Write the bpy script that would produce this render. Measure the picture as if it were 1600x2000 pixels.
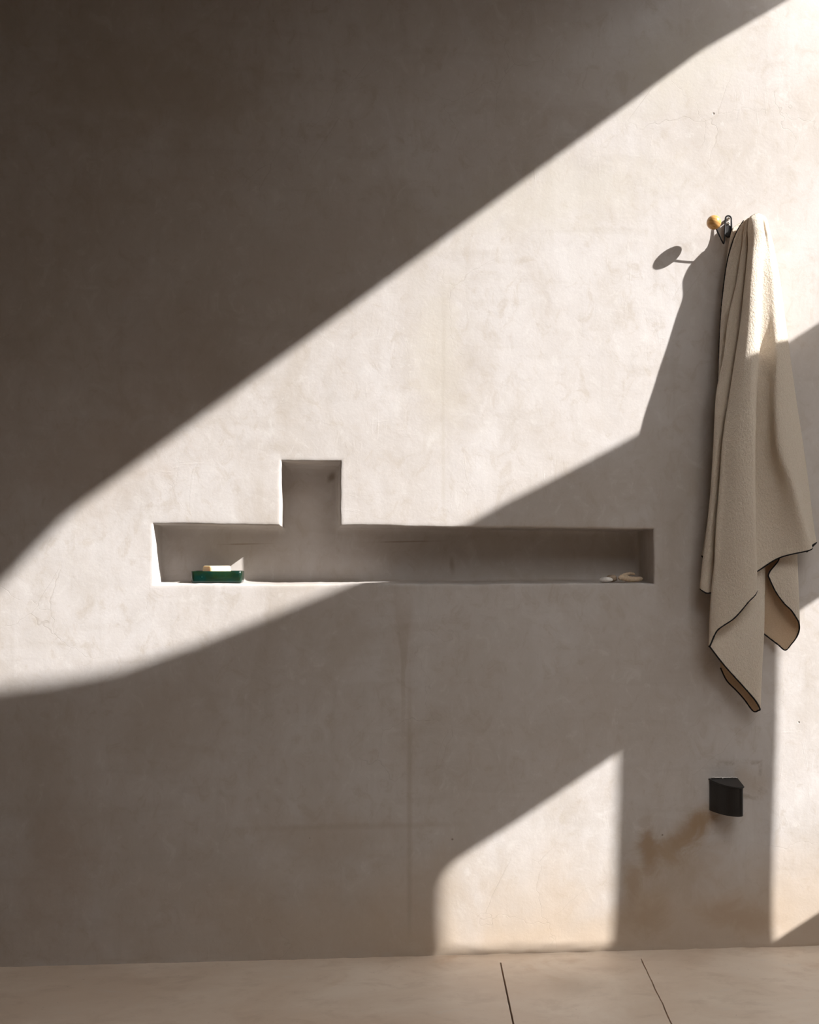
import bpy, bmesh, math, random
from mathutils import Vector, noise, geometry

for o in list(bpy.data.objects):
    bpy.data.objects.remove(o)
scene = bpy.context.scene
C = scene.collection

# ------------------------------------------------------------------ camera
F, PCX, HOR = 2200.0, 800.0, 1075.0          # focal length and level line, in pixels of the 1600x2000 frame
YAW = math.atan(160.0 / F)
CAMD, CAMH = 2.62, 0.9465
cam_data = bpy.data.cameras.new('camera')
cam = bpy.data.objects.new('camera', cam_data)
C.objects.link(cam)
cam.location = (0, -CAMD, CAMH)
cam.rotation_euler = (math.pi / 2, 0, -YAW)
cam_data.sensor_width = 36
cam_data.lens = 36 * F / 2000
cam_data.shift_y = (HOR - 1000) / 2000
cam_data.clip_start = 0.02
scene.camera = cam

# ------------------------------------------------------------------ sky and sun
SUN = Vector((1.87, -1.0, 1.40))             # towards the sun
w = bpy.data.worlds.new('sky')
scene.world = w
w.use_nodes = True
bg = w.node_tree.nodes['Background']
bg.inputs['Color'].default_value = (0.98, 0.97, 0.96, 1)
bg.inputs['Strength'].default_value = 5.0
sd = bpy.data.lights.new('sun', 'SUN')
sun = bpy.data.objects.new('sun', sd)
C.objects.link(sun)
sd.energy = 11.0
sd.color = (1.0, 0.972, 0.955)
sd.angle = math.radians(0.72)
sun.location = SUN.normalized() * 6
sun.rotation_euler = SUN.to_track_quat('Z', 'Y').to_euler()

scene.view_settings.view_transform = 'Standard'
scene.view_settings.look = 'None'
scene.view_settings.exposure = 0.0
scene.view_settings.gamma = 1.0
scene.view_settings.use_curve_mapping = False
scene.cycles.max_bounces = 14
scene.cycles.diffuse_bounces = 8
scene.cycles.transmission_bounces = 10
scene.cycles.transparent_max_bounces = 12
scene.cycles.sample_clamp_indirect = 6.0

# ------------------------------------------------------------------ helpers
RX = Vector((math.cos(YAW), -math.sin(YAW), 0))
FW = Vector((math.sin(YAW), math.cos(YAW), 0))
CP = Vector((0, -CAMD, CAMH))


def ray(px, py):
    return FW + RX * ((px - PCX) / F) + Vector((0, 0, 1)) * ((HOR - py) / F)


def P(px, py, d=0.0):
    """point standing d metres in front of the wall (y = -d)"""
    r = ray(px, py)
    return CP + r * ((CAMD - d) / r.y)


def G(px, py, z=0.0):
    """point on the horizontal plane at height z"""
    r = ray(px, py)
    return CP + r * ((z - CAMH) / r.z)


def obj(name, mesh, m=None, parent=None, smooth=False):
    o = bpy.data.objects.new(name, mesh)
    C.objects.link(o)
    if m is not None:
        mesh.materials.append(m)
    if parent is not None:
        o.parent = parent
        o.matrix_parent_inverse = parent.matrix_basis.inverted()
    if smooth:
        for p in mesh.polygons:
            p.use_smooth = True
    return o


def from_data(name, verts, faces, m=None, parent=None, smooth=False):
    me = bpy.data.meshes.new(name)
    me.from_pydata([tuple(v) for v in verts], [], faces)
    me.update()
    return obj(name, me, m, parent, smooth)


def from_bm(name, bm, m=None, parent=None, smooth=False):
    bmesh.ops.recalc_face_normals(bm, faces=bm.faces[:])
    me = bpy.data.meshes.new(name)
    bm.to_mesh(me)
    bm.free()
    return obj(name, me, m, parent, smooth)


def empty(name, loc):
    o = bpy.data.objects.new(name, None)
    C.objects.link(o)
    o.location = loc
    o.empty_display_size = 0.05
    return o


def tag(o, label, cat, group=None):
    o['label'] = label
    o['category'] = cat
    if group:
        o['group'] = group


def structure(o):
    o['kind'] = 'structure'
    return o


def tube(bm, pts, r, seg=10, closed=False, caps=True):
    pts = [Vector(p) for p in pts]
    n = len(pts)
    rings = []
    prev = None
    for i in range(n):
        a = pts[(i - 1) % n] if (closed or i > 0) else pts[i]
        b = pts[(i + 1) % n] if (closed or i < n - 1) else pts[i]
        t = (b - a).normalized()
        if prev is None:
            u = t.orthogonal().normalized()
        else:
            u = prev - t * prev.dot(t)
            u = u.normalized() if u.length > 1e-6 else t.orthogonal().normalized()
        prev = u
        v = t.cross(u)
        rr = r[i] if isinstance(r, (list, tuple)) else r
        rings.append([bm.verts.new(pts[i] + (u * math.cos(k * 2 * math.pi / seg) + v * math.sin(k * 2 * math.pi / seg)) * rr) for k in range(seg)])
    for i in range(n if closed else n - 1):
        A, B = rings[i], rings[(i + 1) % n]
        for k in range(seg):
            bm.faces.new((A[k], A[(k + 1) % seg], B[(k + 1) % seg], B[k]))
    if caps and not closed:
        bm.faces.new(rings[0][::-1])
        bm.faces.new(rings[-1])


def spline(pts, n):
    """Catmull-Rom through the points"""
    pts = [Vector(p) for p in pts]
    out = []
    m = len(pts)
    for i in range(m - 1):
        p0 = pts[max(i - 1, 0)]
        p1, p2 = pts[i], pts[i + 1]
        p3 = pts[min(i + 2, m - 1)]
        for k in range(n):
            t = k / n
            out.append(0.5 * ((2 * p1) + (p2 - p0) * t + (2 * p0 - 5 * p1 + 4 * p2 - p3) * t * t + (3 * p1 - p0 - 3 * p2 + p3) * t ** 3))
    out.append(pts[-1])
    return out


def fbm(x, y, z, o=3):
    return noise.fractal(Vector((x, y, z)), 0.9, 2.0, o)


# ------------------------------------------------------------------ material helper
class NT:
    def __init__(self, name):
        self.m = bpy.data.materials.new(name)
        self.m.use_nodes = True
        self.t = self.m.node_tree
        self.b = self.t.nodes['Principled BSDF']
        self.out = self.t.nodes['Material Output']

    def n(self, typ, **kw):
        x = self.t.nodes.new(typ)
        for k, v in kw.items():
            setattr(x, k, v)
        return x

    def set(self, sock, v):
        if hasattr(v, 'is_linked'):
            self.t.links.new(v, sock)
        elif v is not None:
            sock.default_value = v

    def math(self, op, a, b=None, c=None, clamp=False):
        x = self.n('ShaderNodeMath', operation=op, use_clamp=clamp)
        self.set(x.inputs[0], a)
        self.set(x.inputs[1], b)
        self.set(x.inputs[2], c)
        return x.outputs[0]

    def mapr(self, v, a, b, c=0.0, d=1.0, smooth=True):
        x = self.n('ShaderNodeMapRange')
        x.interpolation_type = 'SMOOTHSTEP' if smooth else 'LINEAR'
        self.set(x.inputs[0], v)
        for i, q in enumerate((a, b, c, d)):
            self.set(x.inputs[i + 1], q)
        return x.outputs[0]

    def pos(self):
        if not hasattr(self, '_p'):
            self._p = self.n('ShaderNodeNewGeometry').outputs['Position']
        return self._p

    def objco(self):
        return self.n('ShaderNodeTexCoord').outputs['Object']

    def mapping(self, v, scale=(1, 1, 1), rot=(0, 0, 0), loc=(0, 0, 0)):
        x = self.n('ShaderNodeMapping')
        self.set(x.inputs['Vector'], v)
        x.inputs['Scale'].default_value = scale
        x.inputs['Rotation'].default_value = rot
        x.inputs['Location'].default_value = loc
        return x.outputs[0]

    def noise(self, v, scale, detail=4, rough=0.55, dist=0.0):
        x = self.n('ShaderNodeTexNoise')
        self.set(x.inputs['Vector'], v)
        x.inputs['Scale'].default_value = scale
        x.inputs['Detail'].default_value = detail
        x.inputs['Roughness'].default_value = rough
        x.inputs['Distortion'].default_value = dist
        return x.outputs[0]

    def mix(self, f, a, b, mode='MIX'):
        x = self.n('ShaderNodeMix', data_type='RGBA', blend_type=mode)
        self.set(x.inputs[0], f)
        for s, v in ((x.inputs[6], a), (x.inputs[7], b)):
            self.set(s, v if hasattr(v, 'is_linked') else (*v, 1.0))
        return x.outputs[2]

    def bump(self, h, strength, dist, prev=None):
        x = self.n('ShaderNodeBump')
        x.inputs['Strength'].default_value = strength
        x.inputs['Distance'].default_value = dist
        self.set(x.inputs['Height'], h)
        if prev is not None:
            self.set(x.inputs['Normal'], prev)
        return x.outputs[0]

    def done(self, color, rough=0.8, normal=None, spec=0.3):
        self.set(self.b.inputs['Base Color'], color if hasattr(color, 'is_linked') else (*color, 1))
        self.set(self.b.inputs['Roughness'], rough)
        self.b.inputs['Specular IOR Level'].default_value = spec
        if normal is not None:
            self.set(self.b.inputs['Normal'], normal)
        return self.m


def plaster_material():
    M = NT('troweled_plaster')
    p = M.pos()
    sep = M.n('ShaderNodeSeparateXYZ')
    M.set(sep.inputs[0], p)
    X, Z = sep.outputs['X'], sep.outputs['Z']
    big = M.noise(p, 1.7, 6, 0.6, 0.4)
    mid = M.noise(M.mapping(p, (1, 1, 0.55), (0, 0.3, 0), (3, 1, 7)), 6.5, 6, 0.62, 0.6)
    streak = M.noise(M.mapping(p, (1, 1, 0.10), (0, 0, 0), (1, 4, 2)), 26, 4, 0.6, 0.2)
    hstreak = M.noise(M.mapping(p, (0.16, 1, 1), (0, 0.08, 0), (5, 4, 9)), 18, 4, 0.6, 0.4)
    col = M.mix(M.mapr(big, 0.36, 0.66), (0.498, 0.456, 0.419), (0.552, 0.520, 0.497))
    col = M.mix(M.math('MULTIPLY', M.mapr(mid, 0.48, 0.72), 0.62), col, (0.444, 0.397, 0.348))
    col = M.mix(M.math('MULTIPLY', M.mapr(mid, 0.48, 0.27), 0.6), col, (0.589, 0.564, 0.550))
    col = M.mix(M.math('MULTIPLY', M.mapr(streak, 0.52, 0.75), 0.32), col, (0.440, 0.401, 0.361))
    col = M.mix(M.math('MULTIPLY', M.mapr(hstreak, 0.52, 0.70), 0.36), col, (0.448, 0.406, 0.365))

    brk = M.noise(p, 14, 5, 0.65, 0.8)
    brk_c = M.noise(p, 5, 3, 0.5, 0.3)
    fine = M.noise(M.mapping(p, (1, 1, 0.8), (0, 0.7, 0), (4, 4, 4)), 24, 6, 0.7, 0.9)
    col = M.mix(M.math('MULTIPLY', M.mapr(fine, 0.50, 0.70), 0.48), col, (0.42, 0.365, 0.305))
    col = M.mix(M.math('MULTIPLY', M.mapr(fine, 0.47, 0.30), 0.42), col, (0.62, 0.595, 0.565))

    # warm damp band along the foot of the wall, stronger to the right
    zz = M.math('ADD', Z, M.math('MULTIPLY', M.math('SUBTRACT', brk_c, 0.5), 0.34))
    foot = M.mapr(zz, 0.27, 0.04)
    foot = M.math('MULTIPLY', foot, M.mapr(X, -0.6, 0.5, 0.35, 1.0))
    col = M.mix(M.math('MULTIPLY', foot, 0.75), col, (0.498, 0.394, 0.290))

    def dist2(cx, cz, rx, rz, ang=0.0):
        dx = M.math('SUBTRACT', X, cx)
        dz = M.math('SUBTRACT', Z, cz)
        ca, sa = math.cos(ang), math.sin(ang)
        u = M.math('ADD', M.math('MULTIPLY', dx, ca / rx), M.math('MULTIPLY', dz, sa / rx))
        v = M.math('ADD', M.math('MULTIPLY', dx, -sa / rz), M.math('MULTIPLY', dz, ca / rz))
        return M.math('SQRT', M.math('ADD', M.math('MULTIPLY', u, u), M.math('MULTIPLY', v, v)))

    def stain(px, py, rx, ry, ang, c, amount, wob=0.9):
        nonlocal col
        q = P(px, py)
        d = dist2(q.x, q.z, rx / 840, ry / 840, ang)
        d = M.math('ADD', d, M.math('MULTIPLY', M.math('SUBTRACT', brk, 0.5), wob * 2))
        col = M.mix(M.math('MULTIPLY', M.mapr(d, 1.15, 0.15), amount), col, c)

    stain(1368, 1598, 46, 30, 0.8, (0.36, 0.255, 0.16), 0.75)  # this and the next: brown stain with the fixture's soft shadow painted in
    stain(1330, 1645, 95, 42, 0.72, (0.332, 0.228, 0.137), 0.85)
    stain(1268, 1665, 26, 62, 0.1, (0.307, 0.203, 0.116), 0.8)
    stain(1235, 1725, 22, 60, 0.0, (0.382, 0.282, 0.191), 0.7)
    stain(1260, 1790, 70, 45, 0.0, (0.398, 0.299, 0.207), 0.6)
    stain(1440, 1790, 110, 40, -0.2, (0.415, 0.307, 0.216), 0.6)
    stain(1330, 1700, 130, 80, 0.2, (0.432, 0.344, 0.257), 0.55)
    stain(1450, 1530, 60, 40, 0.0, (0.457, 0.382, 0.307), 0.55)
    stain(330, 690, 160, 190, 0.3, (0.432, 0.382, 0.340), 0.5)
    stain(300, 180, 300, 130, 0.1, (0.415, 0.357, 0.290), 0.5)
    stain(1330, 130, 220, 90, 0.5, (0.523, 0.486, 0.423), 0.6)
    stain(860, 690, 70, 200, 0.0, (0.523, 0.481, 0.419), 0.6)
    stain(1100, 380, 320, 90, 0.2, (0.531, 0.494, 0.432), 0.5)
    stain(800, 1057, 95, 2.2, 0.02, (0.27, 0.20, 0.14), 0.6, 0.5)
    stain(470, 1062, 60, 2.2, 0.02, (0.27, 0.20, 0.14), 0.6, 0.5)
    stain(895, 1105, 7, 22, 0.1, (0.29, 0.22, 0.155), 0.5, 0.6)
    stain(648, 925, 9, 14, -0.5, (0.24, 0.185, 0.13), 0.7, 0.7)
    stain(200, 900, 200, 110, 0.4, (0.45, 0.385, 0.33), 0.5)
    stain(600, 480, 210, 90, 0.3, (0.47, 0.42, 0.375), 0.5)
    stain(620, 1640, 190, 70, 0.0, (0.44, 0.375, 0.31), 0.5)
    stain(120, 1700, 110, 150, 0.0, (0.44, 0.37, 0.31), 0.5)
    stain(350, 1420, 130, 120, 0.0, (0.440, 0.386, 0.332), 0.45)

    # tapering run-off mark under the niche and the long vertical seam below it
    wob = M.math('MULTIPLY', M.math('SUBTRACT', brk, 0.5), 0.012)
    q = P(788, 1140)
    z0, z1 = P(788, 1145).z, P(796, 1320).z
    half = M.mapr(Z, z1, z0, 0.006, 0.030)
    dx = M.math('ABSOLUTE', M.math('ADD', M.math('SUBTRACT', X, q.x), wob))
    m = M.math('SUBTRACT', 1.0, M.mapr(M.math('DIVIDE', dx, half), 0.5, 1.15))
    m = M.math('MULTIPLY', m, M.math('MULTIPLY', M.mapr(Z, z1 - 0.25, z1 + 0.08), M.mapr(Z, z0 + 0.002, z0 - 0.004)))
    m = M.math('MULTIPLY', m, M.mapr(Z, z0, z0 - 0.13, 0.35, 1.0))
    col = M.mix(M.math('MULTIPLY', m, 0.40), col, (0.349, 0.278, 0.207))
    xs = P(800, 1600).x
    dxs = M.math('ABSOLUTE', M.math('ADD', M.math('SUBTRACT', X, xs), M.math('MULTIPLY', wob, 0.4)))
    m = M.math('MULTIPLY', M.mapr(dxs, 0.010, 0.001), M.math('MULTIPLY', M.mapr(Z, 0.02, 0.1), M.mapr(Z, 0.72, 0.5)))
    col = M.mix(M.math('MULTIPLY', m, 0.38), col, (0.357, 0.290, 0.224))
    xs2 = P(866, 800).x
    dxs = M.math('ABSOLUTE', M.math('ADD', M.math('SUBTRACT', X, xs2), wob))
    seam2 = M.math('MULTIPLY', M.mapr(dxs, 0.008, 0.0), M.math('MULTIPLY', M.mapr(Z, 1.0, 1.1), M.mapr(Z, 1.62, 1.45)))
    col = M.mix(M.math('MULTIPLY', seam2, 0.35), col, (0.432, 0.390, 0.332))
    zs = P(700, 1614).z
    dz = M.math('ABSOLUTE', M.math('ADD', M.math('SUBTRACT', Z, zs), wob))
    m = M.math('MULTIPLY', M.mapr(dz, 0.012, 0.0), M.math('MULTIPLY', M.mapr(X, P(430, 1600).x, P(560, 1600).x), M.mapr(X, P(960, 1600).x, P(820, 1600).x)))
    col = M.mix(M.math('MULTIPLY', m, 0.30), col, (0.373, 0.307, 0.241))

    # old outline of a removed plate beside the black fixture
    qa, qb = P(1404, 1560), P(1486, 1488)
    cx, cz = (qa.x + qb.x) / 2, (qa.z + qb.z) / 2
    hx, hz = (qb.x - qa.x) / 2, (qb.z - qa.z) / 2
    bx = M.math('SUBTRACT', M.math('ABSOLUTE', M.math('SUBTRACT', X, cx)), hx)
    bz = M.math('SUBTRACT', M.math('ABSOLUTE', M.math('SUBTRACT', Z, cz)), hz)
    bd = M.math('ABSOLUTE', M.math('ADD', M.math('MAXIMUM', bx, bz), M.math('MULTIPLY', wob, 3.2)))
    outline = M.mapr(bd, 0.009, 0.001)
    outline = M.math('MULTIPLY', outline, M.mapr(brk, 0.42, 0.60))
    col = M.mix(M.math('MULTIPLY', outline, 0.55), col, (0.299, 0.237, 0.174))

    # hairline cracks
    warp = M.noise(p, 9, 3, 0.6)
    vadd = M.n('ShaderNodeVectorMath', operation='MULTIPLY_ADD')
    comb = M.n('ShaderNodeCombineXYZ')
    for i in range(3):
        M.set(comb.inputs[i], warp)
    M.set(vadd.inputs[0], comb.outputs[0])
    vadd.inputs[1].default_value = (0.10, 0.0, 0.14)
    M.set(vadd.inputs[2], p)
    vor = M.n('ShaderNodeTexVoronoi', feature='DISTANCE_TO_EDGE', voronoi_dimensions='3D')
    M.set(vor.inputs['Vector'], vadd.outputs[0])
    vor.inputs['Scale'].default_value = 5.5
    cmask = M.mapr(M.noise(M.mapping(p, (1, 1, 1), (0, 0, 0), (8, 3, 2)), 2.6, 2), 0.54, 0.68)
    crack = M.math('MULTIPLY', M.mapr(vor.outputs['Distance'], 0.005, 0.0), cmask)
    col = M.mix(M.math('MULTIPLY', crack, 0.22), col, (0.249, 0.203, 0.158))

    # small pits
    vp = M.n('ShaderNodeTexVoronoi', feature='F1', voronoi_dimensions='3D')
    M.set(vp.inputs['Vector'], p)
    vp.inputs['Scale'].default_value = 24
    sepc = M.n('ShaderNodeSeparateColor')
    M.set(sepc.inputs[0], vp.outputs['Color'])
    pit = M.math('MULTIPLY', M.mapr(vp.outputs['Distance'], 0.085, 0.03), M.math('GREATER_THAN', sepc.outputs[0], 0.975))
    col = M.mix(M.math('MULTIPLY', pit, 0.7), col, (0.183, 0.141, 0.108))

    # relief: trowel strokes in several directions, fine grain, cracks, pits
    s1 = M.noise(M.mapping(p, (1, 1, 0.22), (0, 0.6, 0), (2, 0, 3)), 30, 4, 0.65, 1.6)
    s2 = M.noise(M.mapping(p, (0.24, 1, 1), (0, 0.5, 0), (6, 0, 1)), 26, 4, 0.65, 1.6)
    strokes = M.math('ADD', M.mapr(s1, 0.56, 0.70), M.mapr(s2, 0.58, 0.72))
    grain = M.noise(p, 150, 4, 0.65)
    soft = M.noise(p, 22, 3, 0.5, 0.3)
    patchy = M.mapr(M.noise(M.mapping(p, (1, 1, 1), (0, 0, 0), (2, 9, 4)), 5.5, 3, 0.6), 0.50, 0.68)
    h = M.math('ADD', M.math('MULTIPLY', M.math('MULTIPLY', strokes, patchy), 0.12), M.math('MULTIPLY', grain, 0.22))
    h = M.math('ADD', h, M.math('MULTIPLY', soft, 0.65))
    h = M.math('SUBTRACT', h, M.math('MULTIPLY', crack, 0.12))
    h = M.math('SUBTRACT', h, M.math('MULTIPLY', pit, 1.2))
    nrm = M.bump(h, 0.55, 0.0018)
    return M.done(col, M.mapr(big, 0.3, 0.7, 0.62, 0.80), nrm, 0.25)


def shell_plaster():
    M = NT('rough_plaster')
    p = M.pos()
    a = M.noise(p, 2.5, 5, 0.6, 0.3)
    col = M.mix(M.mapr(a, 0.3, 0.7), (0.15, 0.12, 0.095), (0.19, 0.155, 0.125))
    return M.done(col, 0.8, M.bump(M.noise(p, 40, 4, 0.6), 0.5, 0.002), 0.25)


def floor_material():
    M = NT('polished_screed')
    p = M.pos()
    a = M.noise(M.mapping(p, (0.8, 1.2, 1)), 3.4, 6, 0.62, 0.5)
    b = M.noise(M.mapping(p, (0.75, 1.3, 1), (0, 0, 0.2)), 13, 6, 0.68, 0.5)
    col = M.mix(M.mapr(a, 0.34, 0.68), (0.73, 0.59, 0.465), (0.84, 0.725, 0.605))
    col = M.mix(M.math('MULTIPLY', M.mapr(b, 0.48, 0.70), 0.42), col, (0.58, 0.45, 0.34))
    col = M.mix(M.math('MULTIPLY', M.mapr(b, 0.42, 0.27), 0.4), col, (0.74, 0.675, 0.60))
    rust = M.mapr(M.noise(p, 5.5, 4, 0.6, 0.6), 0.60, 0.75)
    col = M.mix(M.math('MULTIPLY', rust, 0.45), col, (0.60, 0.42, 0.27))
    q = G(1120, 1925)
    d = M.n('ShaderNodeVectorMath', operation='DISTANCE')
    M.set(d.inputs[0], M.mapping(p, (1, 1, 1)))
    d.inputs[1].default_value = q
    sp = M.math('ADD', d.outputs['Value'], M.math('MULTIPLY', M.math('SUBTRACT', b, 0.5), 0.15))
    col = M.mix(M.math('MULTIPLY', M.mapr(sp, 0.10, 0.01), 0.4), col, (0.42, 0.31, 0.21))
    speck = M.mapr(M.noise(p, 120, 2, 0.5), 0.70, 0.76)
    col = M.mix(M.math('MULTIPLY', speck, 0.35), col, (0.30, 0.24, 0.18))
    h = M.math('ADD', M.math('MULTIPLY', b, 0.7), M.math('MULTIPLY', M.noise(p, 90, 3), 0.3))
    return M.done(col, M.mapr(a, 0.3, 0.7, 0.36, 0.5), M.bump(h, 0.3, 0.001), 0.5)


def simple(name, col, rough=0.6, spec=0.4, metal=0.0, grain=0.0, scale=60, var=0.15):
    M = NT(name)
    p = M.objco()
    a = M.noise(p, scale, 4, 0.6)
    c = M.mix(M.mapr(a, 0.3, 0.7), tuple(v * (1 - var) for v in col), tuple(min(1, v * (1 + var)) for v in col))
    n = M.bump(a, grain, 0.001) if grain else None
    M.b.inputs['Metallic'].default_value = metal
    return M.done(c, rough, n, spec)


def towel_material(name='cream_terry', ca=None, cb=None, relief=0.0026):
    M = NT(name)
    p = M.pos()
    weave = M.noise(M.mapping(p, (1, 1, 0.8)), 560, 3, 0.7)
    tuft = M.noise(M.mapping(p, (1, 1, 0.6), (0, 0.45, 0)), 250, 3, 0.6, 0.0)
    col = M.mix(M.mapr(weave, 0.3, 0.7), ca or (0.72, 0.625, 0.505), cb or (0.85, 0.775, 0.665))
    h = M.math('ADD', M.math('MULTIPLY', weave, 0.5), M.math('MULTIPLY', tuft, 1.0))
    n = M.bump(h, 1.0, relief)
    M.b.inputs['Sheen Weight'].default_value = 0.25
    M.b.inputs['Sheen Roughness'].default_value = 0.5
    M.b.inputs['Sheen Tint'].default_value = (0.95, 0.90, 0.80, 1)
    m = M.done(col, 0.95, n, 0.05)
    tr = M.n('ShaderNodeBsdfTranslucent')
    tr.inputs['Color'].default_value = (0.70, 0.52, 0.34, 1)
    M.set(tr.inputs['Normal'], n)
    mx = M.n('ShaderNodeMixShader')
    mx.inputs[0].default_value = 0.22
    M.set(mx.inputs[1], M.b.outputs[0])
    M.set(mx.inputs[2], tr.outputs[0])
    M.t.links.new(mx.outputs[0], M.out.inputs['Surface'])
    return m


def wood_material():
    M = NT('varnished_beech')
    p = M.objco()
    wv = M.n('ShaderNodeTexWave', wave_type='RINGS')
    M.set(wv.inputs['Vector'], M.mapping(p, (1, 0.4, 1), (0.4, 0.3, 0), (0.03, 0, 0.01)))
    wv.inputs['Scale'].default_value = 55
    wv.inputs['Distortion'].default_value = 3
    wv.inputs['Detail'].default_value = 3
    col = M.mix(wv.outputs['Fac'], (0.52, 0.27, 0.08), (0.66, 0.38, 0.135))
    return M.done(col, 0.3, None, 0.5)


def glass_material():
    M = NT('dark_green_glass')
    p = M.objco()
    sp = M.noise(p, 260, 3, 0.7)
    a = M.noise(p, 40, 4, 0.6, 0.5)
    col = M.mix(M.mapr(a, 0.35, 0.65), (0.009, 0.024, 0.010), (0.003, 0.032, 0.026))
    col = M.mix(M.math('MULTIPLY', M.mapr(sp, 0.66, 0.72), 0.6), col, (0.10, 0.22, 0.15))
    m = M.done(col, 0.16, None, 0.6)
    tp = M.n('ShaderNodeBsdfTransparent')
    tp.inputs['Color'].default_value = (0.34, 0.58, 0.34, 1)
    mx = M.n('ShaderNodeMixShader')
    mx.inputs[0].default_value = 0.16
    M.set(mx.inputs[1], M.b.outputs[0])
    M.set(mx.inputs[2], tp.outputs[0])
    M.t.links.new(mx.outputs[0], M.out.inputs['Surface'])
    return m


def soap_material():
    M = NT('ivory_soap')
    p = M.objco()
    a = M.noise(p, 30, 3, 0.5)
    col = M.mix(M.mapr(a, 0.3, 0.7), (0.84, 0.69, 0.44), (0.88, 0.75, 0.52))
    M.b.inputs['Subsurface Weight'].default_value = 0.6
    M.b.inputs['Subsurface Radius'].default_value = (0.012, 0.007, 0.003)
    M.b.inputs['Subsurface Scale'].default_value = 1.0
    return M.done(col, 0.5, None, 0.3)


PLASTER = plaster_material()
SHELL = shell_plaster()
FLOOR = floor_material()
TOWEL = towel_material()
TOWEL_SHADED = towel_material('cream_terry_shaded', (0.56, 0.425, 0.295), (0.66, 0.52, 0.375), 0.0008)  # browner towel copy: shade and transmitted light put into the inner faces' colour
WOOD = wood_material()
GREEN = glass_material()
SOAP = soap_material()
TIMBER = simple('dark_timber', (0.095, 0.06, 0.036), 0.6, 0.3, 0, 0.3, 9)
BLACK = simple('black_painted_steel', (0.013, 0.0115, 0.011), 0.42, 0.4, 0, 0.15, 300)
WIRE = simple('black_wire', (0.008, 0.007, 0.007), 0.5, 0.25, 0, 0, 200)
STEEL = simple('screw_steel', (0.75, 0.74, 0.72), 0.25, 0.5, 1.0, 0, 200)
STITCH = simple('black_stitching', (0.016, 0.015, 0.016), 0.9, 0.1, 0, 0.6, 500)
CAULK = simple('pale_filler', (0.68, 0.64, 0.60), 0.8, 0.2, 0, 0.3, 200)
DARK = simple('joint_dirt', (0.10, 0.065, 0.035), 0.95, 0.1, 0, 0.4, 120)
STONE_W = simple('white_pebble_stone', (0.80, 0.77, 0.74), 0.6, 0.3, 0, 0.2, 60)
STONE_B = simple('tan_pebble_stone', (0.40, 0.31, 0.23), 0.7, 0.3, 0, 0.3, 70)
CORAL = simple('driftwood_tan', (0.66, 0.52, 0.37), 0.85, 0.2, 0, 0.7, 90)

# ------------------------------------------------------------------ the plaster wall with its niche
NICHE = 0.127
WX0, WX1, WZ0, WZ1 = -0.87, 1.75, -0.05, 3.10
nA = P(297, 1141)
nx0, nz0 = P(300, 1141).x, P(650, 1141).z
nx1 = P(1277, 1080).x
nz1 = P(650, 1026).z
vx0, vx1, vz1 = P(550, 960).x, P(664.5, 960).x, P(607, 900).z
RECTS = [(nx0, nx1, nz0, nz1), (vx0, vx1, nz0, vz1)]


def sd_niche(x, z):
    best = -9.0
    for a, b, c, d in RECTS:
        best = max(best, min(x - a, b - x, z - c, d - z))
    return best


# profile of the opening: distance inside the outline -> depth behind the wall face
OFFS = [-0.020, -0.009, -0.0040, -0.0016, 0.0, 0.0006, 0.0009, 0.0013, 0.0017, 0.0021, 0.0026, 0.0034, 0.0060, 0.0110, 0.020]
DEPS = [0.0, 0.0, 0.0002, 0.0009, 0.0032, 0.0075, 0.020, 0.045, 0.070, 0.095, NICHE - 0.020, NICHE - 0.0085, NICHE - 0.0035, NICHE - 0.0008, NICHE]


def depth(s):
    if s <= OFFS[0]:
        return 0.0
    for i in range(len(OFFS) - 1):
        if s <= OFFS[i + 1] + 1e-9:
            t = (s - OFFS[i]) / (OFFS[i + 1] - OFFS[i])
            return DEPS[i] + (DEPS[i + 1] - DEPS[i]) * t
    return NICHE


def lines(lo, hi, step, edges):
    """edges: (coordinate, direction to the inside)"""
    v = set()
    for e, s in edges:
        for o in OFFS:
            v.add(round(e + s * o, 6))
    k = int((hi - lo) / step)
    for i in range(k + 1):
        q = lo + (hi - lo) * i / k
        if all(abs(q - e) > 0.022 for e, _ in edges):
            v.add(round(q, 6))
    v = sorted(v)
    return v


xs = lines(WX0, WX1, 0.0125, [(nx0, 1), (nx1, -1), (vx0, 1), (vx1, -1)])
zs = lines(WZ0, WZ1, 0.0125, [(nz0, 1), (nz1, -1), (vz1, -1)])
zs = sorted(set(zs + [0.003, 0.006, 0.010, 0.015, 0.020, 0.032, 0.044]))


def warp(x, z):
    """hand-finished outline: the whole sheet is pushed about a little around the niche"""
    s = sd_niche(x, z)
    k = math.exp(-max(0.0, abs(s)) / 0.05)
    wx = 0.0016 * fbm(x * 3.1, z * 9.0, 4.2) + 0.0009 * fbm(x * 20, z * 40, 1.7)
    wz = 0.0018 * fbm(x * 5.0, z * 3.0, 8.9) + 0.0010 * fbm(x * 38, z * 20, 3.1)
    # corner heights read from the place: the top edge sinks to the right, the small tower leans
    t = (x - nx0) / (nx1 - nx0)
    if z > (nz0 + nz1) / 2:
        up = min(1.0, (z - (nz0 + nz1) / 2) / ((nz1 - nz0) / 2))
        wz += up * (0.0030 - 0.0105 * t)
    if z > nz1 - 0.02 and abs(x - vx0) < 0.06:
        wx += -0.0035 * max(0.0, 1 - (z - nz1) / 0.15) * max(0.0, 1 - abs(x - vx0) / 0.06)
    return wx * k, wz * k


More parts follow.
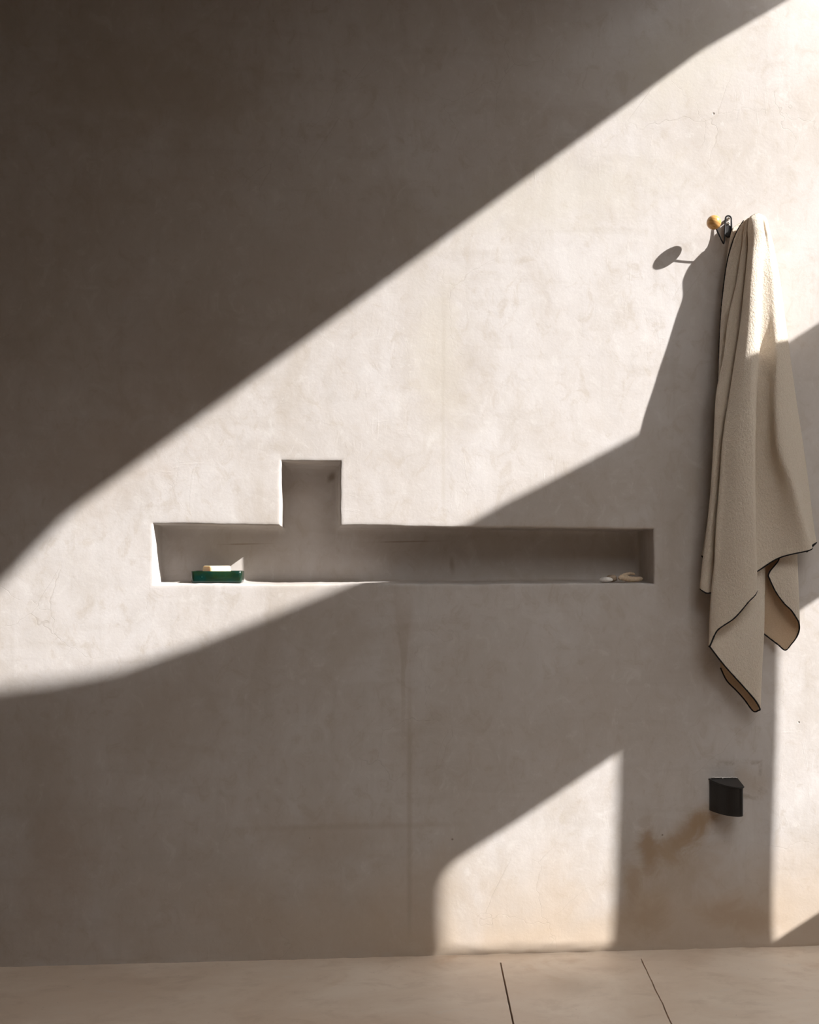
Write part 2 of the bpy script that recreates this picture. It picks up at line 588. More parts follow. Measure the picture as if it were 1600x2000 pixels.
wall_v, wall_f = [], []
NXL, NZL = len(xs), len(zs)
for z in zs:
    for x in xs:
        s = sd_niche(x, z)
        d = depth(s)
        wx, wz = warp(x, z)
        y = 0.0011 * fbm(x * 2.2, 5.0, z * 2.2, 3) + 0.00035 * fbm(x * 16, 1.0, z * 16, 3)
        if s > 0.0035:
            y *= 1.6
        # lumpy foot where the coat meets the floor
        if z < 0.05:
            k = 1 - max(0.0, z) / 0.05
            y -= k * (0.0010 + 0.0045 * fbm(x * 21, 2.0, z * 30, 3) * k)
        wall_v.append((x + wx, d + y, z + wz if z > WZ0 + 0.01 else z))
for j in range(NZL - 1):
    for i in range(NXL - 1):
        a = j * NXL + i
        wall_f.append((a, a + 1, a + NXL + 1, a + NXL))
# solid body behind the face
TH = 0.32
base = len(wall_v)
ring = [j for j in range(NXL)] + [NXL * k + NXL - 1 for k in range(1, NZL)] + \
       [NXL * (NZL - 1) + i for i in range(NXL - 2, -1, -1)] + [NXL * k for k in range(NZL - 2, 0, -1)]
for r in ring:
    v = wall_v[r]
    wall_v.append((v[0], TH, v[2]))
n = len(ring)
for i in range(n):
    wall_f.append((ring[(i + 1) % n], ring[i], base + i, base + (i + 1) % n))
wall_f.append(tuple(base + i for i in range(n)))
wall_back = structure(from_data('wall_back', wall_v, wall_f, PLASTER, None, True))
wall_back.data.polygons[-1].use_smooth = False

# ------------------------------------------------------------------ floor: poured slabs with sawn joints
YF = -7.0
j1a, j1b = G(977, 1876), G(1003, 2000)
j2a, j2b = G(1253, 1874), G(1312, 2000)
yb = -0.055


def along(a, b, y):
    t = (y - a.y) / (b.y - a.y)
    return a.x + (b.x - a.x) * t


random.seed(4)
ys = [yb - 0.012 * i for i in range(60)] + [yb - 0.72 - 0.25 * i for i in range(1, 23)]
ys = [y for y in ys if y > YF] + [YF]
FX0, FX1 = -1.5, 6.0
GAP = 0.0019


def edge1(y, side):
    return along(j1a, j1b, y) + side * (GAP + 0.0003 * fbm(y * 30, side, 1))


def edge2(y, side):
    k = 0.00045 if y > yb - 0.05 else 1.0
    return along(j2a, j2b, y) + 0.0016 * fbm(y * 14, 0.5, 2.2) + side * (GAP * 0.62 + 0.0011 * abs(fbm(y * 55, side * 3.0, 6.1)))


floor = structure(from_data('floor',
    [(FX0 - 0.3, 0.3, -0.05), (FX1, 0.3, -0.05), (FX1, YF, -0.05), (FX0 - 0.3, YF, -0.05),
     (FX0 - 0.3, 0.3, -0.25), (FX1, 0.3, -0.25), (FX1, YF, -0.25), (FX0 - 0.3, YF, -0.25)],
    [(3, 2, 1, 0), (4, 5, 6, 7), (0, 1, 5, 4), (1, 2, 6, 5), (2, 3, 7, 6), (3, 0, 4, 7)], DARK))


def slab(left, right):
    """left/right: functions of y; closed body from z=-0.05 to 0"""
    v, f = [], []
    for y in ys:
        for x in (left(y), right(y)):
            v.append((x, y, 0.0))
            v.append((x, y, -0.05))
    for i in range(len(ys) - 1):
        a = 4 * i
        f.append((a, a + 4, a + 6, a + 2))
        f.append((a + 1, a + 3, a + 7, a + 5))
        f.append((a, a + 1, a + 5, a + 4))
        f.append((a + 2, a + 6, a + 7, a + 3))
    e = 4 * (len(ys) - 1)
    f.append((0, 2, 3, 1))
    f.append((e, e + 1, e + 3, e + 2))
    return from_data('floor_slab', v, f, FLOOR, floor)


slab(lambda y: FX0, lambda y: edge1(y, -1))
slab(lambda y: edge1(y, 1), lambda y: edge2(y, -1))
slab(lambda y: edge2(y, 1), lambda y: FX1)
bm = bmesh.new()
vv = [bm.verts.new(q) for q in ((FX0, 0.03, 0), (FX1, 0.03, 0), (FX1, yb, 0), (FX0, yb, 0),
                                (FX0, 0.03, -0.05), (FX1, 0.03, -0.05), (FX1, yb, -0.05), (FX0, yb, -0.05))]
for q in ((3, 2, 1, 0), (4, 5, 6, 7), (0, 1, 5, 4), (1, 2, 6, 5), (2, 3, 7, 6), (3, 0, 4, 7)):
    bm.faces.new([vv[i] for i in q])
from_bm('floor_border_strip', bm, FLOOR, floor)

# ------------------------------------------------------------------ the side wall whose openings let the sun in
XR, TR = WX1, 0.18
YEND = -4.6
ZR = 3.28


def back_project(px, py):
    q = P(px, py)
    t = (XR - q.x) / SUN.x
    return Vector((q.y + SUN.y * t, q.z + SUN.z * t))


band_top = [(1660, -72), (1540, 0), (1370, 100), (1240, 178), (1110, 262), (975, 340), (865, 410), (730, 505), (600, 605),
            (470, 704), (345, 800), (200, 940), (110, 1030), (0, 1146), (-80, 1222), (-180, 1300)]
band_low = [(-260, 1362), (-120, 1362), (0, 1343), (120, 1328), (250, 1303), (400, 1251), (560, 1189), (700, 1132), (860, 1053), (985, 982),
            (1100, 925), (1240, 851), (1400, 758), (1600, 630), (1660, 592)]
win_mid = [(1208, 1471), (1203, 1650), (1197, 1800), (1193, 1849), (866, 1856), (863, 1780), (865, 1718), (880, 1688), (930, 1655), (1010, 1605), (1110, 1537)]
win_side = [(1660, 1128), (1662, 1742), (1600, 1782), (1509, 1840), (1512, 1600), (1518, 1400), (1520, 1220), (1600, 1168)]
holes = [[back_project(*q) for q in L] for L in (band_top + band_low, win_mid, win_side)]
outer_a = [Vector((0.0, 0.0)), Vector((YEND, 0.0)), Vector((YEND, ZR)), Vector((0.0, ZR))]


def wall_with_holes(name, x_in, thick, outer, holes, m):
    sh = Vector((SUN.y, SUN.z)) * (thick / SUN.x)
    v, f = [], []

    def face(x, loops, flip):
        b = len(v)
        flat = [q for L in loops for q in L]
        v.extend((x, q.x, q.y) for q in flat)
        for t in geometry.tessellate_polygon([[Vector((q.x, q.y, 0)) for q in L] for L in loops]):
            f.append(tuple(b + i for i in (t if not flip else t[::-1])))
        return b
    la = [outer] + holes
    lb = [outer] + [[q + sh for q in L] for L in holes]
    a = face(x_in, la, False)
    b = face(x_in + thick, lb, True)
    o = 0
    for L in la:
        k = len(L)
        for i in range(k):
            f.append((a + o + i, a + o + (i + 1) % k, b + o + (i + 1) % k, b + o + i))
        o += k
    ob = from_data(name, v, f, m)
    bm2 = bmesh.new()
    bm2.from_mesh(ob.data)
    bmesh.ops.recalc_face_normals(bm2, faces=bm2.faces[:])
    bm2.to_mesh(ob.data)
    bm2.free()
    return structure(ob)


wall_with_holes('wall_right', XR, TR, outer_a, holes, SHELL)


def block(name, a, b, m):
    (x0, y0, z0), (x1, y1, z1) = a, b
    v = [(x, y, z) for z in (z0, z1) for y in (y0, y1) for x in (x0, x1)]
    return structure(from_data(name, v, [(0, 2, 3, 1), (4, 5, 7, 6), (0, 1, 5, 4), (2, 6, 7, 3), (0, 4, 6, 2), (1, 3, 7, 5)], m))


CZ, CY, CX = 2.32, -4.6, 0.30        # unseen low roof, shaped to darken the upper left; open sky beyond it
block('wall_left', (WX0 - 0.2, -4.6, 0.0), (WX0, 0.0, CZ), TIMBER)
block('wall_front', (WX0 - 0.2, -4.8, 0.0), (XR + TR, -4.6, 3.40), TIMBER)
block('shade_roof', (WX0 - 0.2, -1.5, 2.34), (1.0, 0.002, 2.50), TIMBER)  # unseen roof piece, lowered to darken the top of the wall
block('shade_roof', (WX0 - 0.2, CY, CZ), (CX, -1.5, CZ + 0.16), TIMBER)
block('shade_beam_1', (WX0, -1.02, 1.82), (0.50, -0.92, 2.34), TIMBER)      # unseen beam added to darken the top left of the wall
block('shade_roof', (1.0, -1.5, 2.78), (XR, 0.002, 3.28), TIMBER)  # unseen higher roof piece, added to dim the top right

# ------------------------------------------------------------------ wall hook with wooden balls
hook = empty('coat_hook', P(1422, 462, 0.0))
tag(hook, 'black wire wall hook with a small wooden ball, holding the cream towel', 'hook')


def stadium(px0, px1, py0, py1, d, k=10):
    cx, r = (px0 + px1) / 2, (px1 - px0) / 2
    pts = []
    for i in range(k + 1):
        a = math.pi * i / k
        pts.append(P(cx - r * math.cos(a), py0 + r - r * math.sin(a), d))
    for i in range(k + 1):
        a = math.pi * i / k
        pts.append(P(cx + r * math.cos(a), py1 - r + r * math.sin(a), d))
    return pts


bm = bmesh.new()
tube(bm, stadium(1417.2, 1428.6, 421.5, 463, 0.014), 0.0019, 8, True)
from_bm('wire_loop', bm, WIRE, hook, True)
# back plate: solid lower body standing on the wall
bm = bmesh.new()
fr = stadium(1418.5, 1427.5, 439.5, 463, 0.013)
bk = stadium(1418.0, 1427.0, 439.8, 463, 0.0)
va = [bm.verts.new(q) for q in fr]
vb = [bm.verts.new(q) for q in bk]
bm.faces.new(va)
bm.faces.new(vb[::-1])
for i in range(len(va)):
    bm.faces.new((va[i], vb[i], vb[(i + 1) % len(va)], va[(i + 1) % len(va)]))
from_bm('back_plate', bm, BLACK, hook)
for (sx, sy) in ((1423.6, 426.8), (1422.6, 436.6)):
    bm = bmesh.new()
    c0, c1 = P(sx, sy, -0.001), P(sx, sy, 0.0125)
    tube(bm, [c0, c0.lerp(c1, 0.75), c0.lerp(c1, 0.9), c1], [0.0036, 0.0036, 0.0031, 0.0016], 14)
    from_bm('screw', bm, STEEL, hook, True)
for pts in ([(1416.8, 432, 0.014), (1416.2, 448, 0.015), (1415.4, 464, 0.019), (1414.8, 472, 0.0225), (1413.9, 475.6, 0.0255), (1412.2, 473.5, 0.029), (1406.5, 462, 0.037), (1398.5, 445, 0.047)],
            [(1428.8, 432, 0.014), (1429.3, 448, 0.015), (1430.0, 464, 0.019), (1431.0, 472, 0.0225), (1433.0, 475.6, 0.0255), (1437.0, 473.5, 0.029), (1452.0, 462, 0.034), (1469.0, 446, 0.041)]):
    bm = bmesh.new()
    tube(bm, [P(*q) for q in [tuple(s) for s in spline(pts, 5)]], 0.0019, 8)
    from_bm('wire_arm', bm, WIRE, hook, True)
for (bx, by, bd) in ((1394.6, 434.4, 0.051), (1473, 441, 0.043)):
    bm = bmesh.new()
    bmesh.ops.create_uvsphere(bm, u_segments=32, v_segments=20, radius=0.0167)
    c = P(bx, by, bd)
    me = bpy.data.meshes.new('ball')
    bm.to_mesh(me)
    bm.free()
    o = obj('ball', me, WOOD, None, True)
    o.location = c
    o.rotation_euler = (0.5, 0.3, 0.9)
    o.parent = hook
    o.matrix_parent_inverse = hook.matrix_basis.inverted()
    o['label'] = 'round wooden ball on the end of the wire'

# ------------------------------------------------------------------ towel
towel = empty('towel', P(1470, 1380, 0.0))
tag(towel, 'cream terry towel with black stitched edges hanging in folds from the hook', 'towel')


def cubic(xsv, ysv, x):
    """monotone cubic (Fritsch-Carlson) interpolation"""
    n = len(xsv)
    if x <= xsv[0]:
        return ysv[0]
    if x >= xsv[-1]:
        return ysv[-1]
    i = 0
    while x > xsv[i + 1]:
        i += 1

    def sl(k):
        return (ysv[k + 1] - ysv[k]) / (xsv[k + 1] - xsv[k])

    def tan(k):
        if k == 0:
            return sl(0)
        if k == n - 1:
            return sl(n - 2)
        a, b = sl(k - 1), sl(k)
        return 0.0 if a * b <= 0 else 2 * a * b / (a + b)
    h = xsv[i + 1] - xsv[i]
    t = (x - xsv[i]) / h
    m0, m1 = tan(i) * h, tan(i + 1) * h
    t2, t3 = t * t, t * t * t
    return (2 * t3 - 3 * t2 + 1) * ysv[i] + (t3 - 2 * t2 + t) * m0 + (-2 * t3 + 3 * t2) * ysv[i + 1] + (t3 - t2) * m1


cloth_v, cloth_f, cloth_m = [], [], []


def patch(rows, tops, bots, nu, nv, under=99):
    """rows: [(py, [px...], [depth...])]; returns the grid of points [column][row]"""
    pys = [r[0] for r in rows]
    nc = len(tops)
    cols = []
    for c in range(nc):
        px = [r[1][c] for r in rows]
        dd = [r[2][c] for r in rows]
        line = []
        for k in range(nv + 1):
            t = k / nv
            py = tops[c] + (bots[c] - tops[c]) * t
            line.append((cubic(pys, px, py), py, cubic(pys, dd, py)))
        cols.append(line)
    grid = [[None] * (nv + 1) for _ in range((nc - 1) * nu + 1)]
    for k in range(nv + 1):
        sp = spline([cols[c][k] for c in range(nc)], nu)
        for i, q in enumerate(sp):
            w3 = P(q[0], q[1], q[2])
            a = fbm(w3.x * 14, w3.y * 14, w3.z * 5, 2)
            w3.y += 0.0016 * a
            grid[i][k] = w3
    b = len(cloth_v)
    R = nv + 1
    for g in grid:
        cloth_v.extend(g)
    for i in range(len(grid) - 1):
        for k in range(nv):
            a = b + i * R + k
            cloth_f.append((a, a + 1, a + R + 1, a + R))
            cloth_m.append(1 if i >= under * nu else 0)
    return grid


NV, NU = 260, 9
main_rows = [
    (416, [1466, 1466.5, 1468, 1467.5, 1468.5, 1470, 1470, 1471, 1473, 1477, 1481, 1481, 1482, 1483, 1485, 1487, 1489, 1487],
          [.046, .048, .050, .051, .052, .053, .054, .056, .058, .060, .060, .059, .058, .056, .054, .050, .044, .038]),
    (430, [1454, 1457, 1461, 1459, 1461.5, 1465, 1463.5, 1466, 1470, 1478, 1487, 1487, 1488, 1490, 1493, 1496, 1498, 1495],
          [.050, .054, .055, .062, .064, .063, .071, .079, .086, .091, .088, .084, .080, .079, .078, .066, .046, .034]),
    (450, [1441, 1446, 1456, 1454, 1457, 1463.5, 1461.5, 1464.5, 1470.5, 1480, 1490.5, 1490.5, 1491.5, 1494, 1497.5, 1500.5, 1503, 1498],
          [.047, .052, .053, .064, .066, .063, .076, .086, .097, .102, .096, .087, .081, .081, .085, .071, .046, .028]),
    (475, [1431, 1438, 1454, 1451.5, 1456, 1465, 1462.5, 1465.5, 1471.5, 1481, 1491.5, 1491.5, 1493.5, 1497, 1502, 1506, 1509.5, 1503],
          [.044, .051, .052, .064, .066, .062, .077, .088, .100, .106, .098, .084, .078, .081, .088, .073, .046, .024]),
    (510, [1421, 1431, 1449, 1446, 1452, 1462.5, 1460, 1463.5, 1470, 1480, 1490, 1489.5, 1492.5, 1499, 1507, 1512.5, 1516.5, 1509],
          [.042, .050, .051, .064, .066, .062, .078, .089, .102, .108, .099, .080, .074, .080, .090, .073, .046, .022]),
    (550, [1415, 1425, 1443, 1440, 1447, 1459, 1456, 1460, 1467, 1478, 1487.5, 1486.5, 1490.5, 1500, 1511, 1518.5, 1523.5, 1514],
          [.041, .049, .050, .064, .066, .062, .079, .090, .103, .110, .101, .078, .071, .079, .092, .074, .046, .020]),
    (625, [1408, 1414, 1427, 1423, 1434, 1452, 1448, 1454, 1463, 1476, 1485.5, 1483, 1489, 1501, 1516, 1527, 1533, 1522],
          [.040, .047, .050, .064, .067, .062, .080, .092, .105, .112, .102, .076, .068, .077, .094, .076, .046, .018]),
    (692, [1405, 1409, 1419, 1415, 1426, 1442.5, 1438, 1445, 1456, 1472, 1481.5, 1478, 1486, 1502, 1519, 1534, 1542, 1530],
          [.040, .045, .049, .063, .067, .062, .080, .092, .106, .112, .102, .074, .065, .075, .095, .078, .046, .016]),
    (776, [1402, 1403, 1405, 1399, 1411, 1429.5, 1425, 1433, 1447, 1467, 1477, 1472.5, 1483, 1502, 1516, 1541, 1554, 1540],
          [.040, .044, .049, .061, .068, .063, .080, .092, .106, .112, .101, .072, .062, .071, .094, .084, .048, .016]),
    (860, [1397, 1398, 1400, 1394.5, 1404, 1417, 1412.5, 1422, 1440, 1464, 1475, 1469.5, 1480, 1505, 1519, 1549, 1567, 1552],
          [.040, .044, .049, .060, .068, .064, .080, .092, .105, .111, .100, .070, .060, .066, .093, .086, .050, .016]),
    (950, [1392, 1393, 1395, 1389.5, 1397, 1410.5, 1406, 1418, 1437.5, 1462.5, 1474.5, 1468, 1478, 1516, 1547, 1564, 1579, 1562],
          [.040, .044, .048, .058, .066, .062, .079, .090, .103, .109, .099, .068, .058, .066, .093, .080, .052, .018]),
    (1040, [1386, 1387, 1388, 1380.5, 1389, 1403, 1399, 1412, 1435, 1462.5, 1475.5, 1468.5, 1478, 1521, 1571, 1579, 1591, 1572],
           [.038, .042, .046, .055, .063, .060, .078, .089, .101, .108, .099, .068, .060, .070, .090, .077, .056, .022]),
    (1110, [1379, 1380, 1380, 1372, 1383, 1399, 1396, 1409, 1434, 1462, 1477.5, 1470, 1479, 1524, 1590, 1594, 1605, 1580],
           [.036, .040, .044, .053, .061, .058, .077, .087, .100, .106, .099, .069, .062, .073, .088, .076, .058, .026]),
    (1160, [1377, 1378, 1378, 1368, 1379, 1397, 1390.5, 1405, 1434.5, 1461, 1478.6, 1471, 1480, 1525, 1596, 1600, 1610, 1585],
           [.034, .038, .042, .052, .060, .056, .076, .087, .099, .105, .099, .069, .062, .073, .088, .076, .058, .026]),
    (1262, [1377, 1378, 1378, 1367, 1378, 1397, 1385, 1400, 1434, 1459, 1480, 1472, 1481, 1526, 1600, 1604, 1612, 1588],
           [.034, .038, .042, .052, .060, .054, .074, .086, .098, .104, .099, .069, .062, .073, .088, .076, .058, .026])]
KP = [416, 450, 475, 510, 550, 625, 692, 776, 860, 950, 1110, 1262]
KV = [0.82, 0.76, 0.72, 0.75, 0.81, 0.93, 1.03, 1.10, 1.13, 1.12, 1.08, 1.05]
fixed = []
for py, pxs, dds in main_rows:
    k = cubic(KP, KV, py)
    dds = [d * k for d in dds]
    up = max(0.0, min(1.0, (py - 440) / 60.0)) * max(0.0, min(1.0, (745 - py) / 95.0))
    dds[7] += 0.005 * up
    dds[8] += 0.0045 * up
    dds[11] += 0.013 * up
    dds[12] += 0.016 * up
    dds[13] += 0.010 * up
    low = max(0.0, min(1.0, (py - 780) / 90.0)) * max(0.0, min(1.0, (1150 - py) / 90.0))
    dds[12] -= 0.008 * low
    dds[11] -= 0.006 * low
    dds[10] += 0.005 * low
    dds[13] -= 0.004 * low
    dds[14] += 0.004 * low
    dds[6] += 0.004 * low
    dds[5] -= 0.006 * low
    fixed.append((py, pxs, dds))
main_rows = fixed
tops = [431, 430, 428, 427, 426, 425, 424, 422, 420, 417.5, 417, 417, 417.5, 418, 419.5, 421.5, 424, 428]
bots = [1148, 1148, 1149, 1150, 1158, 1168, 1261, 1231, 1207, 1177, 1154, 1119, 1116, 1089, 1074.5, 1066, 1060, 1078]
gm = patch(main_rows, tops, bots, NU, NV)

# the long tail that shows under the front folds (front face, fold, face behind it)
tail_rows = [
    (1010, [1398, 1412, 1434, 1453, 1474, 1490, 1487, 1474, 1456, 1440, 1424, 1410],
           [.034, .036, .038, .038, .036, .032, .027, .024, .022, .021, .020, .020]),
    (1115, [1392, 1411, 1434, 1453, 1475, 1493.5, 1489, 1474, 1456, 1440, 1423, 1410],
           [.044, .047, .050, .050, .048, .042, .032, .027, .024, .022, .021, .020]),
    (1230, [1386, 1410, 1434, 1453, 1475, 1491.5, 1487, 1473, 1455, 1439, 1421, 1408],
           [.072, .068, .066, .067, .065, .055, .040, .032, .028, .026, .024, .022]),
    (1300, [1386, 1411, 1434, 1453, 1475, 1488, 1484, 1472, 1454, 1438, 1420, 1407.5],
           [.074, .070, .070, .071, .069, .058, .042, .034, .030, .028, .027, .026]),
    (1390, [1386, 1411, 1434, 1453, 1475, 1484.5, 1482, 1471.5, 1453, 1438, 1419, 1408],
           [.074, .070, .070, .072, .070, .060, .046, .038, .034, .032, .030, .029])]
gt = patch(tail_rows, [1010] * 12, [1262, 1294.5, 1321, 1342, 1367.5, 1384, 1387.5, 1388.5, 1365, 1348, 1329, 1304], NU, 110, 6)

# right-hand lobe: front face, fold on the right, inner face behind it, coloured browner for its shade
lobe_rows = [
    (1050, [1524, 1530, 1537, 1546, 1553, 1556, 1555, 1551, 1543, 1533, 1520, 1503, 1484],
           [.046, .047, .049, .051, .050, .044, .036, .030, .026, .023, .022, .021, .020]),
    (1088, [1523, 1528, 1536, 1546, 1553.5, 1556.5, 1556, 1552, 1543, 1533, 1520, 1503, 1484],
           [.048, .050, .053, .055, .053, .046, .037, .031, .027, .024, .022, .021, .020]),
    (1125, [1501.5, 1517, 1533, 1546, 1555, 1558, 1557, 1553, 1544, 1534, 1520, 1503, 1484],
           [.050, .052, .056, .058, .056, .048, .038, .031, .027, .024, .022, .021, .020]),
    (1180, [1501, 1514, 1531, 1546, 1557, 1560, 1560, 1555, 1545, 1534, 1520, 1502, 1484],
           [.050, .052, .057, .060, .058, .050, .040, .032, .028, .025, .023, .022, .021]),
    (1270, [1501, 1514, 1531, 1546, 1557, 1562, 1562, 1556, 1546, 1534, 1520, 1500, 1484],
           [.050, .052, .057, .060, .058, .051, .042, .034, .030, .027, .025, .023, .021])]
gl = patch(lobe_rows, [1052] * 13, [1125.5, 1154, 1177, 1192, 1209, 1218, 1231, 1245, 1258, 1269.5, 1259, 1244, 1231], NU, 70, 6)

# the layer nearest the wall
back_rows = [
    (424, [1450, 1456, 1466, 1478, 1488, 1492], [.026, .026, .024, .024, .026, .028]),
    (444, [1432.5, 1440, 1460, 1480, 1496, 1500], [.026, .024, .020, .020, .022, .024]),
    (467, [1426, 1436, 1458, 1482, 1500, 1504], [.026, .024, .020, .020, .020, .020]),
    (499, [1420.5, 1432, 1455, 1483, 1505, 1510], [.026, .025, .022, .020, .020, .018]),
    (600, [1410.5, 1420, 1450, 1484, 1514, 1522], [.026, .028, .026, .022, .018, .015]),
    (760, [1403, 1412, 1446, 1482, 1524, 1534], [.026, .026, .022, .018, .014, .012]),
    (900, [1394, 1404, 1440, 1480, 1536, 1548], [.026, .026, .020, .016, .013, .012]),
    (1000, [1385, 1396, 1434, 1480, 1544, 1558], [.026, .026, .020, .016, .013, .012]),
    (1092, [1369.5, 1384, 1430, 1480, 1552, 1566], [.026, .028, .020, .016, .014, .014])]
gb = patch(back_rows, [445, 436, 424, 420, 424, 430], [1085, 1094, 1090, 1080, 1062, 1058], NU, 150)

cloth = from_data('cloth', cloth_v, cloth_f, TOWEL, towel, True)
cloth.data.materials.append(TOWEL_SHADED)
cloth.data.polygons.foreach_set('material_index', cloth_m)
sol = cloth.modifiers.new('thickness', 'SOLIDIFY')
sol.thickness = 0.0026
sol.offset = 0


def hem(points, r=0.0019):
    pts = [p for i, p in enumerate(points) if i == 0 or (p - points[i - 1]).length > 1e-4]
    # even out to short beads so the edging looks overcast by hand
    dense = []
    for a, b in zip(pts[:-1], pts[1:]):
        k = max(1, int((b - a).length / 0.0022))
        dense += [a.lerp(b, i / k) for i in range(k)]
    dense.append(pts[-1])
    rad = [r * (1 + 0.16 * noise.noise(p * 300)) for p in dense]
    bm = bmesh.new()
    tube(bm, dense, rad, 7)
    return from_bm('stitched_hem', bm, STITCH, towel, True)


def bottom(g, c0, c1):
    return [g[i][-1] for i in range(c0 * NU, c1 * NU + 1)]


hem(gm[0][:int(NV * 0.92)])
hem(bottom(gm, 3, 5))
hem(bottom(gm, 6, 10))
hem(bottom(gm, 11, 17))
hem(bottom(gt, 0, 11))
hem(list(gl[0][int(70 * 0.35):]) + bottom(gl, 0, 12))
hem(bottom(gb, 0, 2))

# ------------------------------------------------------------------ soap dish and soap in the niche
zf = nz0 + 0.0026


def on_shelf(px, d):
    """world x of a pixel column at depth d behind the wall face"""
    return P(px, 1138, -d).x


dish = empty('soap_dish', (on_shelf(423, 0.05), 0.05, zf))
tag(dish, 'small dark green glass soap dish standing in the wall niche', 'soap dish')
DX0, DX1 = on_shelf(373.5, 0.022), on_shelf(473, 0.022)
DY0, DY1 = 0.014, 0.096
DH = P(420, 1115.5, -0.022).z - zf


def rrect(x0, x1, y0, y1, r, z, k=6):
    pts = []
    for (cx, cy, a0) in ((x1 - r, y1 - r, 0), (x0 + r, y1 - r, 90), (x0 + r, y0 + r, 180), (x1 - r, y0 + r, 270)):
        for i in range(k + 1):
            a = math.radians(a0 + 90 * i / k)
            pts.append(Vector((cx + r * math.cos(a), cy + r * math.sin(a), z)))
    return pts


def loft(bm, loops, cap0=True, cap1=True):
    R = [[bm.verts.new(q) for q in L] for L in loops]
    n = len(R[0])
    for a, b in zip(R[:-1], R[1:]):
        for i in range(n):
            bm.faces.new((a[i], a[(i + 1) % n], b[(i + 1) % n], b[i]))
    if cap0:
        bm.faces.new(R[0][::-1])
    if cap1:
        bm.faces.new(R[-1])


def inset(e, z, r):
    return rrect(DX0 + e, DX1 - e, DY0 + e, DY1 - e, r, zf + z)


bm = bmesh.new()
loft(bm, [inset(0.0045, 0.0, 0.006), inset(0.0018, 0.0012, 0.007), inset(0.0006, 0.005, 0.008), inset(0.0, DH * 0.6, 0.008), inset(-0.0002, DH - 0.0016, 0.008),
          inset(0.0008, DH - 0.0003, 0.0075), inset(0.0026, DH, 0.006), inset(0.0048, DH - 0.0012, 0.005), inset(0.0058, DH - 0.005, 0.005),
          inset(0.0070, 0.0085, 0.005), inset(0.0110, 0.0065, 0.004)])
from_bm('tray', bm, GREEN, dish, True)

soap = None
sz = zf + 0.0068
sh = P(420, 1104.5, -0.05).z - sz
SW, SD, STH = 0.057, 0.043, math.radians(34)
corner = Vector((on_shelf(411, 0.024), 0.0245, 0))       # the corner nearest the camera
ex = Vector((math.cos(STH), math.sin(STH), 0))
ey = Vector((-math.sin(STH), math.cos(STH), 0))
bm = bmesh.new()
lo = []
N = 14
for i in range(N + 1):
    a = -math.pi / 2 + math.pi * i / N
    cz = math.copysign(abs(math.sin(a)) ** 0.45, a)
    cr = abs(math.cos(a)) ** 0.45
    e = (1 - cr) * 0.008
    z = sz + sh * (0.5 + 0.5 * cz)
    L = rrect(e, SW - e, e, SD - e, 0.0075 - e * 0.55, 0.0, 6)
    out = []
    for q in L:
        t = q.x / SW * 2 - 1
        r3 = corner + ex * q.x + ey * q.y
        r3.z = z - (0.0014 * (1 - t * t) * cz if cz > 0 else 0)
        out.append(r3)
    lo.append(out)
loft(bm, lo)
soap = from_bm('soap_bar', bm, SOAP, None, True)
tag(soap, 'worn ivory bar of soap lying in the green dish', 'soap')

# ------------------------------------------------------------------ pebbles and forked driftwood at the right end of the niche


def blob(name, px0, px1, py0, dep, ry, m, seed, flat=0.55, bumps=0.10, hole=None):
    x0, x1 = on_shelf(px0, dep), on_shelf(px1, dep)
    h = P((px0 + px1) / 2, py0, -dep).z - zf
    bm = bmesh.new()
    bmesh.ops.create_icosphere(bm, subdivisions=4, radius=1.0)
    for v in bm.verts:
        q = v.co.copy()
        k = 1 + bumps * fbm(q.x * 1.2 + seed, q.y * 1.2, q.z * 1.2, 2)
        if hole:
            dd = (q.normalized() - Vector(hole[0]).normalized()).length
            k -= hole[1] * math.exp(-(dd / hole[2]) ** 2)
        v.co = Vector((q.x * (x1 - x0) / 2, q.y * ry, q.z * h / 2)) * k
    lowest = min(v.co.z for v in bm.verts)
    me = bpy.data.meshes.new(name)
    bm.to_mesh(me)
    bm.free()
    o = obj(name, me, m, None, True)
    o.location = ((x0 + x1) / 2, dep, zf - lowest - 0.0004)
    return o


o = blob('pebble', 1171, 1197, 1126.5, 0.022, 0.012, STONE_W, 1.0, bumps=0.06, hole=((0.25, -0.75, 0.55), 0.16, 0.20))
tag(o, 'oval white pebble with a tiny hole, front of the niche end', 'pebble')
o = blob('pebble', 1184, 1206, 1122.5, 0.055, 0.011, STONE_B, 5.0, bumps=0.10)
tag(o, 'dull brown pebble half hidden behind the white one in the niche', 'pebble')

bm = bmesh.new()


def wp(px, py, dep):
    return P(px, py, -dep)


def limb(pts, rad):
    sp = spline([wp(*q) for q in pts], 6)
    rr = spline([Vector((r, 0, 0)) for r in rad], 6)
    rr = [max(0.0006, v.x) for v in rr]
    tube(bm, sp, [1.18 * r * (1 + 0.18 * fbm(i * 0.5, r * 900, 3)) for i, r in enumerate(rr)], 12)


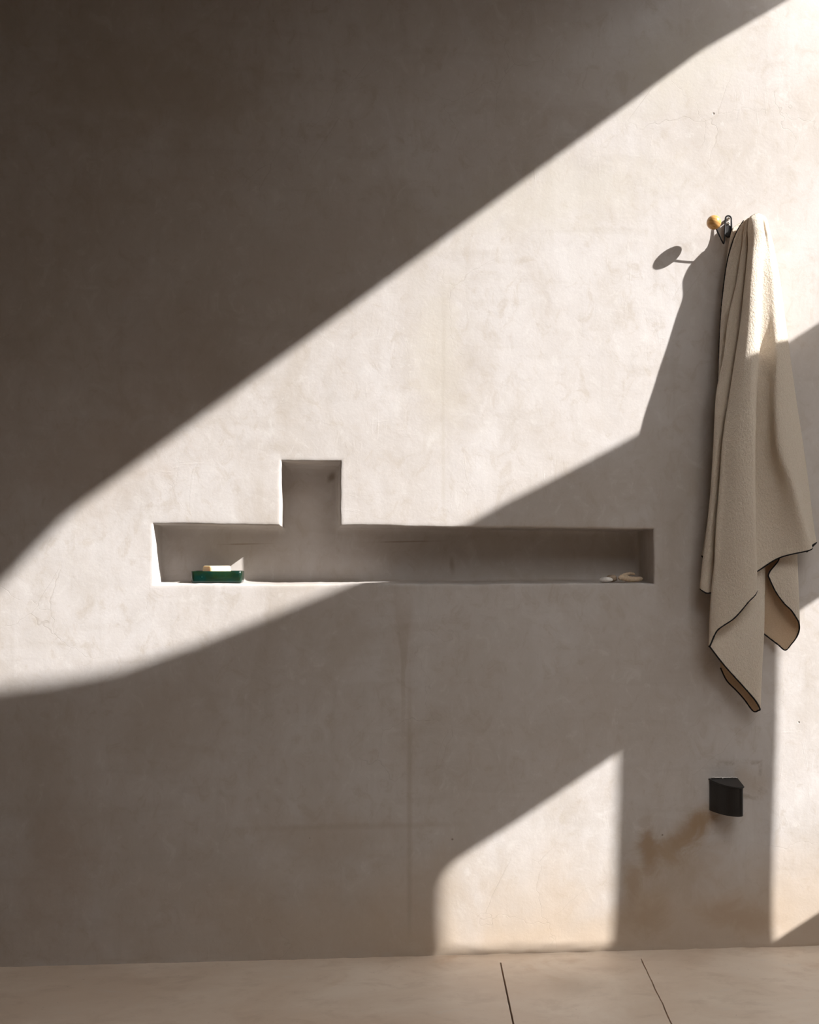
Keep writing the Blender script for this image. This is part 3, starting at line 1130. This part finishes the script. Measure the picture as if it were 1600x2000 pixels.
limb([(1209, 1133, 0.030), (1214, 1130.5, 0.032), (1222, 1131.5, 0.034), (1232, 1134.0, 0.037), (1244, 1134.0, 0.040), (1252, 1133, 0.042), (1255, 1132.5, 0.043)],
     [0.0028, 0.0056, 0.0066, 0.0058, 0.0052, 0.0040, 0.0016])
limb([(1213, 1131.5, 0.036), (1219, 1127, 0.042), (1227, 1123.5, 0.048), (1235, 1123, 0.052), (1240, 1124.5, 0.054)],
     [0.0048, 0.0044, 0.0034, 0.0030, 0.0014])
zmin = min(v.co.z for v in bm.verts)
for v in bm.verts:
    v.co.z += zf - zmin - 0.0004
o = from_bm('driftwood_piece', bm, CORAL, None, True)
tag(o, 'forked tan driftwood piece in the dark right corner of the niche', 'driftwood')

# ------------------------------------------------------------------ black wall fixture
fix = empty('wall_fixture', P(1415, 1582, 0.0))
tag(fix, 'small black half-round steel fixture low on the wall below the towel', 'wall fixture')
ztop = P(1412, 1520, 0.0).z
zbot = P(1412, 1583, 0.0).z
fx0, fx1 = P(1386.3, 1550, 0).x, P(1439, 1550, 0).x
WF = fx1 - fx0


def plan(e, tilt, z):
    """flat against the wall, straight right side, front swept round from the left"""
    pts = []
    raw = [(0.0, 0.0), (0.02, 0.008), (0.09, 0.025), (0.20, 0.043), (0.34, 0.057), (0.50, 0.066), (0.66, 0.070), (0.79, 0.0685), (0.87, 0.0635), (0.885, 0.058), (1.0, 0.0)]
    raw = [(0.0, 0.0)] + [(q[0], q[1]) for q in spline([Vector((t, d, 0)) for t, d in raw[1:-1]], 4)] + [(1.0, 0.0)]
    for t, d in raw:
        x = fx0 - e + (WF + 2 * e) * t
        dd = d + (e if d > 0.001 else 0)
        pts.append(Vector((x, -dd, z - tilt * dd)))
    return pts


def prism(name, loops, m, par):
    bm = bmesh.new()
    loft(bm, loops)
    return from_bm(name, bm, m, par)


prism('body', [plan(0, 0.0, zbot + 0.001), plan(0.0006, 0.0, zbot + 0.002), plan(0.0006, 0.09, ztop - 0.004)], BLACK, fix)
lid = prism('lid', [plan(0.0022, 0.09, ztop - 0.0038), plan(0.0030, 0.09, ztop - 0.0028), plan(0.0030, 0.09, ztop - 0.0008), plan(0.0022, 0.09, ztop)], BLACK, fix)
bm = bmesh.new()
tube(bm, [P(px, 1518.6 + 0.35 * math.sin(px * 0.9), 0.0008) for px in range(1390, 1441, 2)], 0.0013, 6)
tube(bm, [P(1411.5, 1518.5, 0.001), P(1412, 1521, 0.002), P(1412.6, 1522.8, 0.0035)], [0.0015, 0.0014, 0.0007], 6)
o = from_bm('filler_bead', bm, CAULK, fix, True)
o['label'] = 'thin pale filler line along the top back edge'
